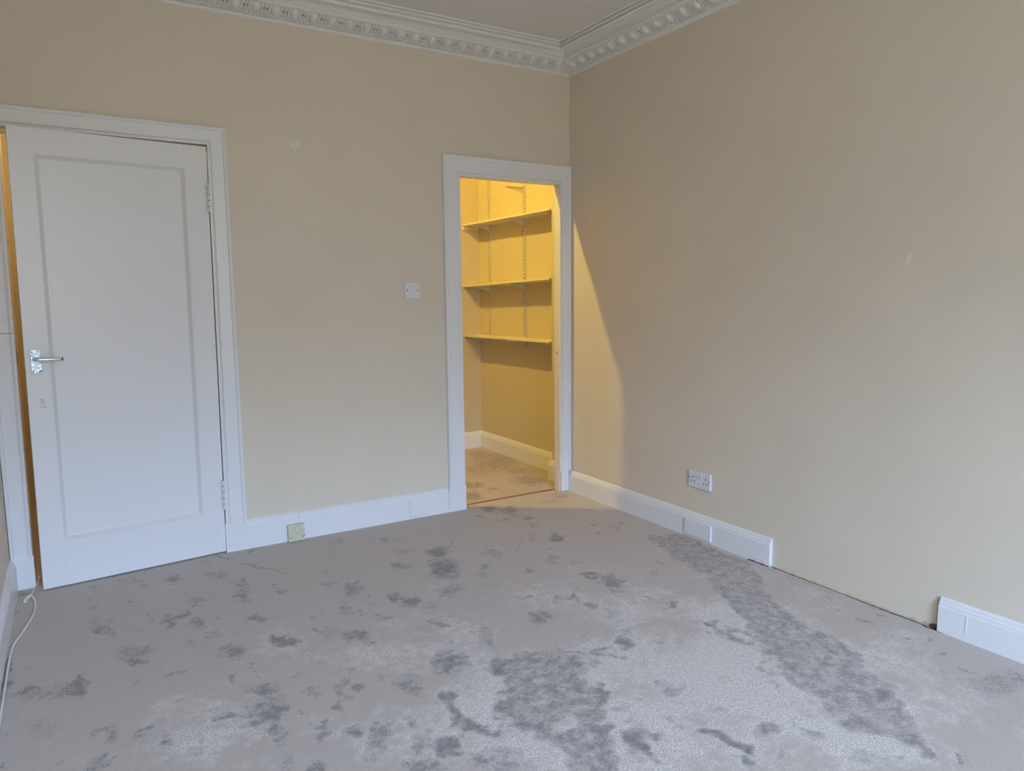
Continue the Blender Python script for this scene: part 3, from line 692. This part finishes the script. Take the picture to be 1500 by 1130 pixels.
def carpet(name, x0, x1, y0, y1, step, label, yfine=None):
    ys = np.arange(y0, y1 + step * 0.5, step)
    if yfine is not None:
        ys = np.concatenate([np.arange(y0, yfine, 0.06), np.arange(yfine, y1 + step * 0.5, step)])
    ys[-1] = y1
    xs = np.arange(x0, x1 + step * 0.5, step)
    xs[-1] = x1
    X, Y = np.meshgrid(xs, ys)
    def vnoise(px, py, scale, seed):
        r = np.random.RandomState(seed).rand(256, 256)
        u, v = px * scale + 60.0, py * scale + 90.0
        iu, iv = np.floor(u).astype(int), np.floor(v).astype(int)
        fu, fv = u - iu, v - iv
        fu, fv = fu * fu * (3 - 2 * fu), fv * fv * (3 - 2 * fv)
        g = lambda a, b: r[a % 256, b % 256]
        return (g(iu, iv) * (1 - fu) + g(iu + 1, iv) * fu) * (1 - fv) + (g(iu, iv + 1) * (1 - fu) + g(iu + 1, iv + 1) * fu) * fv - 0.5
    X0, Y0 = X, Y      # ragged outlines: the marks are laid out on slightly warped coordinates
    X = X0 + 0.036 * vnoise(X0, Y0, 16, 1) + 0.028 * vnoise(X0, Y0, 40, 2)
    Y = Y0 + 0.050 * vnoise(X0, Y0, 16, 3) + 0.038 * vnoise(X0, Y0, 40, 4)
    S = np.zeros_like(X)
    for cx, cy, ax, ay, bx, by, st in SCUFF_ELLIPSES:
        det = ax * by - bx * ay
        if abs(det) < 1e-9: continue
        R = 2.4 * max(abs(ax) + abs(bx), abs(ay) + abs(by))
        m = (abs(X - cx) < R) & (abs(Y - cy) < R)
        dx, dy = X[m] - cx, Y[m] - cy
        u = (by * dx - bx * dy) / det
        v = (-ay * dx + ax * dy) / det
        r2 = u * u + v * v
        S[m] = np.maximum(S[m], st * np.exp(-r2 ** 1.5 * 0.6))
    for xa, ya, xb, yb, w, st in SCUFF_STREAKS:
        dx, dy = xb - xa, yb - ya
        t = np.clip(((X - xa) * dx + (Y - ya) * dy) / (dx * dx + dy * dy), 0, 1)
        d2 = (X - xa - t * dx) ** 2 + (Y - ya - t * dy) ** 2
        S = np.maximum(S, st * np.exp(-d2 / (w * w)))
    for pts, st in SCUFF_PATCHES:
        inside = np.zeros(X.shape, bool)
        dmin = np.full(X.shape, 9.0)
        n = len(pts)
        for i in range(n):
            xa, ya = pts[i]; xb, yb = pts[(i + 1) % n]
            c = ((ya > Y) != (yb > Y)) & (X < (xb - xa) * (Y - ya) / (yb - ya + 1e-12) + xa)
            inside ^= c
            dx, dy = xb - xa, yb - ya
            t = np.clip(((X - xa) * dx + (Y - ya) * dy) / (dx * dx + dy * dy + 1e-12), 0, 1)
            dmin = np.minimum(dmin, np.hypot(X - xa - t * dx, Y - ya - t * dy))
        soft = 0.02
        f = np.where(inside, np.clip(0.5 + dmin / soft * 0.5, 0, 1), np.clip(0.5 - dmin / soft * 0.5, 0, 1))
        S = np.maximum(S, st * f * (1 + 0.25 * np.exp(-dmin / 0.03)))
    for cx, cy, ax, ay, bx, by, st in SCUFF_HOLES:
        det = ax * by - bx * ay
        dx, dy = X - cx, Y - cy
        r2 = ((by * dx - bx * dy) / det) ** 2 + ((-ay * dx + ax * dy) / det) ** 2
        S = S * (1 - np.exp(-r2 ** 1.5 * 0.6))
    F = np.zeros_like(X)
    for cx, cy, ax, ay, bx, by, st in PILE_FLUFFED:
        det = ax * by - bx * ay
        dx, dy = X - cx, Y - cy
        r2 = ((by * dx - bx * dy) / det) ** 2 + ((-ay * dx + ax * dy) / det) ** 2
        F = np.maximum(F, st * np.exp(-r2 * 0.8))
    # scattered faint brush marks between the larger ones
    br = np.clip(vnoise(X0 * 1.0, Y0 * 0.55, 30, 11) + 0.9 * vnoise(X0, Y0, 7, 12) + 0.5 * vnoise(X0, Y0, 60, 13) - 0.36, 0, 1)
    S = np.maximum(S * (0.98 + 0.6 * vnoise(X0, Y0, 45, 14)), 1.3 * br)
    X, Y = X0, Y0
    rng = np.random.RandomState(3)
    Z = -0.0025 * np.clip(S, 0, 1) + rng.uniform(-0.0004, 0.0004, X.shape)
    ny, nx = X.shape
    co = np.stack([X, Y, Z], -1).reshape(-1, 3)
    idx = np.arange(nx * ny).reshape(ny, nx)
    q = np.stack([idx[:-1, :-1], idx[:-1, 1:], idx[1:, 1:], idx[1:, :-1]], -1).reshape(-1, 4)
    me = bpy.data.meshes.new(name)
    me.vertices.add(len(co)); me.vertices.foreach_set('co', co.ravel().astype(np.float32))
    me.loops.add(q.size); me.loops.foreach_set('vertex_index', q.ravel().astype(np.int32))
    me.polygons.add(len(q)); me.polygons.foreach_set('loop_start', (np.arange(len(q)) * 4).astype(np.int32))
    me.polygons.foreach_set('loop_total', np.full(len(q), 4, np.int32))
    me.update(calc_edges=True)
    for nm, arr in (('scuff', S), ('fluff', F)):
        a = me.attributes.new(nm, 'FLOAT', 'POINT')
        a.data.foreach_set('value', np.clip(arr, 0, 1.2).ravel().astype(np.float32))
    me.materials.append(M_carpet)
    for_smooth = np.ones(len(q), bool)
    me.polygons.foreach_set('use_smooth', for_smooth)
    return tag(link(name, me), label, 'carpet')
carpet('fitted_carpet', XL + 0.004, -0.010, YF + 0.004, 0.050, 0.008, 'grey scuffed fitted carpet covering the whole room floor', yfine=-3.2)
carpet('fitted_carpet', CX0 + 0.004, CX1 - 0.004, 0.058, CY1 - 0.004, 0.012, 'grey carpet piece inside the lit cupboard beyond the threshold strip')
hc = boxes((-3.3, CX0 - 0.062, 0.056, 1.5, -0.012, 0.0))
tag(obj('fitted_carpet', hc, M_carpet), 'carpet in the hall behind the white door', 'carpet')

# dark gap and crumbling plaster where the skirting is missing
wr = wall_right
bm = bmesh.new()
n = 60
prev = None
rnd = random.Random(5)
for k in range(n + 1):
    y = -1.612 - (2.378 - 1.612) * k / n
    bulge = 0.004 * math.sin(math.pi * k / n)
    h = 0.001 + 0.003 * rnd.random() + (0.010 * rnd.random() if k > n - 9 else 0)
    row = [bm.verts.new((0.001, y, -0.011)), bm.verts.new((-0.004 - bulge, y, -0.011)), bm.verts.new((-0.004 - bulge, y, h)), bm.verts.new((0.001, y, h + 0.003))]
    if prev:
        for i in range(3):
            bm.faces.new((prev[i], prev[i + 1], row[i + 1], row[i]))
    prev = row
obj('broken_plaster_edge', bm, M_bare, wr)
bm = bmesh.new()
prev = None
for k in range(n + 1):
    y = -1.60 - (2.40 - 1.60) * k / n
    w = 0.007 + 0.005 * rnd.random() + (0.008 if k > n - 6 else 0)
    row = [bm.verts.new((-0.003, y, -0.002)), bm.verts.new((-0.004 - w, y, 0.0012)), bm.verts.new((-0.004 - w, y, -0.011))]
    if prev:
        for i in range(2):
            bm.faces.new((prev[i], prev[i + 1], row[i + 1], row[i]))
    prev = row
obj('carpet_edge_gap', bm, M_underlay, wr)
obj('bare_plaster_strip', boxes((-0.0012, 0.0, -2.377, -2.362, 0.004, 0.128)), M_bare, wr)
bm = bmesh.new()
for k in range(6):
    blob(bm, (-0.006, -2.350 - 0.006 * k, 0.006 + 0.003 * (k % 2)), 0.007, 500 + k, (0.6, 1, 1.0))
obj('plaster_crumb', bm, M_underlay, wr)
# old filler marks on the walls
def skim(parent, pts, nrm):
    bm = bmesh.new()
    for k, (c, r, fl) in enumerate(pts): blob(bm, c, r, 700 + k, fl)
    return obj('filler_mark', bm, M_filler, parent)
skim(wall_back, [((-1.705, 0.0, 2.030), 0.016, (0.7, 0.05, 1.0)), ((-1.680, 0.0, 2.033), 0.014, (1.0, 0.05, 1.0)), ((-1.690, 0.0, 2.012), 0.010, (1.0, 0.05, 0.6))], None)
skim(wall_right, [((0.0, -2.180, 1.405), 0.012, (0.05, 0.7, 1.2)), ((0.0, -2.176, 1.385), 0.011, (0.05, 0.6, 1.5)), ((0.0, -1.86, 0.205), 0.006, (0.15, 1, 1)), ((0.0, -2.07, 0.20), 0.006, (0.1, 1.6, 0.8))], None)

# ================================================================== SHELVING IN THE CUPBOARD
UP_Y = (0.30, 0.815, 1.335)
SHX0 = 0.032
shelf_specs = (
    (1.832, 1.832, 'cream shelf board, topmost of the three in the cupboard', True),
    (1.378, 1.346, 'cream shelf board in the cupboard, middle one, tilting slightly down towards the back', False),
    (0.952, 0.944, 'cream shelf board in the cupboard, lowest of the three', False))
def bracket_mesh(depth=0.155):
    bm = bmesh.new()
    # local: wall at x=0, arm towards -x, top at z=0; folded steel: web plus top flange
    web = [(0, 0), (-depth, 0), (-depth, -0.008), (-0.03, -0.036), (-0.006, -0.050), (0, -0.050)]
    A = [bm.verts.new((x, -0.0012, z)) for x, z in web]
    B = [bm.verts.new((x, 0.0012, z)) for x, z in web]
    n = len(web)
    for i in range(n):
        j = (i + 1) % n
        bm.faces.new((A[i], A[j], B[j], B[i]))
    bm.faces.new(A); bm.faces.new(list(reversed(B)))
    box(bm, -depth, 0, -0.006, 0.006, -0.0015, 0.0)
    bmesh.ops.recalc_face_normals(bm, faces=bm.faces)
    me = bpy.data.meshes.new('shelf_bracket')
    bm.to_mesh(me); bm.free()
    me.materials.append(M_metal_white)
    return me
BR = bracket_mesh()
# three slotted uprights
def upright(y, z0, z1, label):
    e = tag(link('shelf_upright', None, loc=(CX1, y, z0)), label, 'shelf upright', 'slotted steel uprights on the cupboard wall')
    H = z1 - z0
    obj('channel', boxes((-0.011, 0, -0.0125, -0.0105, 0, H), (-0.011, 0, 0.0105, 0.0125, 0, H), (-0.0115, -0.0095, 0.0105, 0.0125, 0, H), (-0.0115, -0.0095, -0.0125, 0.0010, 0, H)), M_metal_white, e)
    obj('slot_back', boxes((-0.0088, -0.0005, -0.0105, 0.0105, 0.001, H - 0.001)), M_slot, e)
    bm = bmesh.new()
    z = 0.0
    while z < H:
        box(bm, -0.0115, -0.0095, 0.0010, 0.0105, z, min(z + 0.010, H))
        z += 0.0265
    o = obj('slot_rungs', bm, M_metal_white, e)
    o['kind'] = 'stuff'
    for k in range(4):
        bm = bmesh.new()
        cyl(bm, (-0.0115, -0.005, 0.06 + (H - 0.12) * k / 3), (-1, 0, 0), 0.004, 0.0015, 10, 0.0025)
        obj('screw', bm, M_metal_white, e)
    return e
upright(UP_Y[0], 0.875, 2.62, 'slotted steel upright nearest the doorway, almost hidden behind the wall nib')
upright(UP_Y[1], 0.875, 2.62, 'slotted white steel upright on the cupboard wall, second from the back wall')
upright(UP_Y[2], 0.868, 2.62, 'slotted white steel upright on the cupboard wall, nearest the back corner')
zone = {0: 'nearest the doorway', 1: 'on the middle upright', 2: 'on the upright nearest the back corner'}
sname = ('top shelf', 'middle shelf', 'lowest shelf')
for si, (za, zb, lab, batten) in enumerate(shelf_specs):
    bm = bmesh.new()
    vs = []
    for z_off in (-0.015, -0.0025):
        for x, y, z in ((SHX0, NIBY + 0.006, za), (CX1 - 0.012, NIBY + 0.006, za), (CX1 - 0.012, CY1 - 0.003, zb), (SHX0, CY1 - 0.003, zb)):
            vs.append(bm.verts.new((x, y, z + z_off + 0.009)))
    for f in ((0, 3, 2, 1), (4, 5, 6, 7), (0, 1, 5, 4), (1, 2, 6, 5), (2, 3, 7, 6), (3, 0, 4, 7)):
        bm.faces.new([vs[i] for i in f])
    tag(obj('shelf_board', bm, M_shelf, bevel=0.001), lab, 'shelf', 'shelf boards in the cupboard')
    for ui, uy in enumerate(UP_Y):
        t = (uy - NIBY) / (CY1 - NIBY)
        zz = za + (zb - za) * t - 0.006
        o = link('shelf_bracket', BR, loc=(CX1 - 0.0115, uy, zz - 0.0004))
        tag(o, 'white steel shelf bracket under the %s, %s' % (sname[si], zone[ui]), 'shelf bracket', 'steel shelf brackets in the cupboard')
o = link('shelf_bracket', BR, loc=(CX1 - 0.0115, UP_Y[1], 2.052))
tag(o, 'empty white steel bracket on the middle upright above the top shelf', 'shelf bracket', 'steel shelf brackets in the cupboard')
tag(obj('shelf_batten', boxes((SHX0 + 0.006, CX1 - 0.014, CY1 - 0.02, CY1, 1.800, 1.8245)), M_shelf, bevel=0.001), 'short painted batten on the back wall under the top shelf end', 'batten')

# bulbs (out of the frame, but they are what lights the cupboard and the hall)
def bulb(x, y, z, ztop, mat, label):
    e = tag(link('pendant_bulb', None, loc=(x, y, ztop)), label, 'light bulb')
    bm = bmesh.new()
    tube(bm, [(0, 0, 0), (0, 0, (z - ztop) + 0.06)], 0.004, seg=8, sub=1)
    cyl(bm, (0, 0, 0), (0, 0, -1), 0.035, 0.02, 16, 0.02)
    cyl(bm, (0, 0, z - ztop + 0.03), (0, 0, 1), 0.016, 0.045, 14, 0.012)
    obj('lampholder', bm, M_plastic, e)
    bm = bmesh.new()
    bmesh.ops.create_uvsphere(bm, u_segments=16, v_segments=10, radius=0.03)
    for v in bm.verts: v.co.z += z - ztop
    obj('bulb_glass', bm, mat, e, smooth=True)
bulb(-1.42, 0.54, 2.96, CZ, M_bulb, 'bare warm light bulb hanging from the cupboard ceiling')
bulb(-2.35, 0.85, 2.15, 2.6, M_hallbulb, 'bare warm light bulb in the hall behind the white door')

# ================================================================== SOCKETS AND SWITCH
def plate_obj(name, w, h, t, mat, loc, rz, label, cat):
    e = tag(link(name, None, loc=loc), label, cat)
    e.rotation_euler = (0, 0, rz)
    bm = boxes((-w / 2, w / 2, -t, 0, -h / 2, h / 2))
    obj('face_plate', bm, mat, e, bevel=0.002)
    return e
# local frame: x along the wall to the right as seen, y into the wall, z up
sw = plate_obj('light_switch', 0.087, 0.087, 0.010, M_plastic, (-1.082, 0, 1.303), 0, 'white single light switch on the wall between the door and the cupboard', 'light switch')
bm = bmesh.new()
vs = [(-0.012, 0, -0.0125), (0.012, 0, -0.0125), (0.012, 0, 0.0125), (-0.012, 0, 0.0125)]
A = [bm.verts.new((x, -0.009, z)) for x, _, z in vs]
B = [bm.verts.new((x, -0.0155 if z > 0 else -0.0108, z)) for x, _, z in vs]
for i in range(4): bm.faces.new((A[i], A[(i + 1) % 4], B[(i + 1) % 4], B[i]))
bm.faces.new(A); bm.faces.new(list(reversed(B)))
obj('rocker', bm, M_plastic, sw)
obj('rocker_surround', boxes((-0.0142, 0.0142, -0.0104, -0.0095, -0.0147, 0.0147)), M_plastic, sw)
for sx in (-1, 1):
    bm = bmesh.new()
    cyl(bm, (sx * 0.0302, -0.0098, 0.0), (0, -1, 0), 0.0036, 0.0008, 12)
    obj('screw', bm, M_rust, sw)

ds = plate_obj('double_socket', 0.148, 0.086, 0.013, M_plastic, (0, -1.155, 0.3145), math.radians(-90), 'white double power socket low on the right wall above the skirting', 'power socket')
for cx in (-0.043, 0.043):
    for px_, pz, w, h in ((0, 0.012, 0.0045, 0.009), (-0.0111, -0.011, 0.0075, 0.0055), (0.0111, -0.011, 0.0075, 0.0055)):
        obj('pin_hole', boxes((cx + px_ - w / 2, cx + px_ + w / 2, -0.0136, -0.0126, pz - h / 2, pz + h / 2)), M_dark, ds)
    bm = bmesh.new()
    cyl(bm, ((1 if cx > 0 else -1) * 0.066, -0.0128, 0.004), (0, -1, 0), 0.0034, 0.0008, 12)
    obj('screw', bm, M_rust, ds)
for cx in (-0.0105, 0.0105):
    bm = boxes((cx - 0.007, cx + 0.007, -0.0175, -0.0125, 0.006, 0.028))
    for v in bm.verts:
        if v.co.y < -0.015 and v.co.z < 0.01: v.co.y = -0.0142
    obj('rocker', bm, M_plastic, ds, bevel=0.0006)

ss = plate_obj('single_socket', 0.084, 0.088, 0.026, M_plastic_old, (-1.789, -0.0205, 0.0475), math.radians(0), 'yellowed cream single power socket fixed to the skirting near the door', 'power socket')
for px_, pz, w, h in ((-0.010, 0.014, 0.005, 0.009), (-0.021, -0.004, 0.006, 0.005), (0.002, -0.004, 0.006, 0.005)):
    obj('pin_hole', boxes((px_ - w / 2, px_ + w / 2, -0.0266, -0.0256, pz - h / 2, pz + h / 2)), M_bare, ss)
obj('rocker', boxes((0.016, 0.024, -0.031, -0.0255, -0.002, 0.018)), M_plastic_old, ss, bevel=0.0006)
for sx in (-1, 1):
    bm = bmesh.new()
    cyl(bm, (sx * 0.032, -0.0258, -0.024), (0, -1, 0), 0.0035, 0.0009, 12)
    obj('screw', bm, M_rust, ss)
obj('broken_corner', boxes((0.0385, 0.0425, -0.0268, -0.019, -0.022, -0.016)), M_dark, ss)

# ================================================================== WHITE CORD
bm = bmesh.new()
zc = 0.0045
pts = [(-2.926, 0.12, zc), (-2.928, 0.045, zc), (-2.937, -0.036, zc), (-2.951, -0.130, zc), (-2.962, -0.185, zc), (-2.970, -0.200, zc + 0.002), (-2.966, -0.180, zc + 0.008), (-2.950, -0.158, zc + 0.012),
       (-2.936, -0.190, zc + 0.006), (-2.930, -0.250, zc), (-2.933, -0.350, zc), (-2.948, -0.450, zc), (-2.966, -0.540, zc), (-2.984, -0.630, zc), (-2.990, -0.75, zc), (-2.990, -1.0, zc), (-2.988, -1.6, zc), (-2.990, -2.4, zc)]
tube(bm, pts, 0.0038, seg=8, sub=5)
tag(obj('cable', bm, M_cord, smooth=True), 'thin white cable coming round the foot of the white door across the carpet', 'cable')
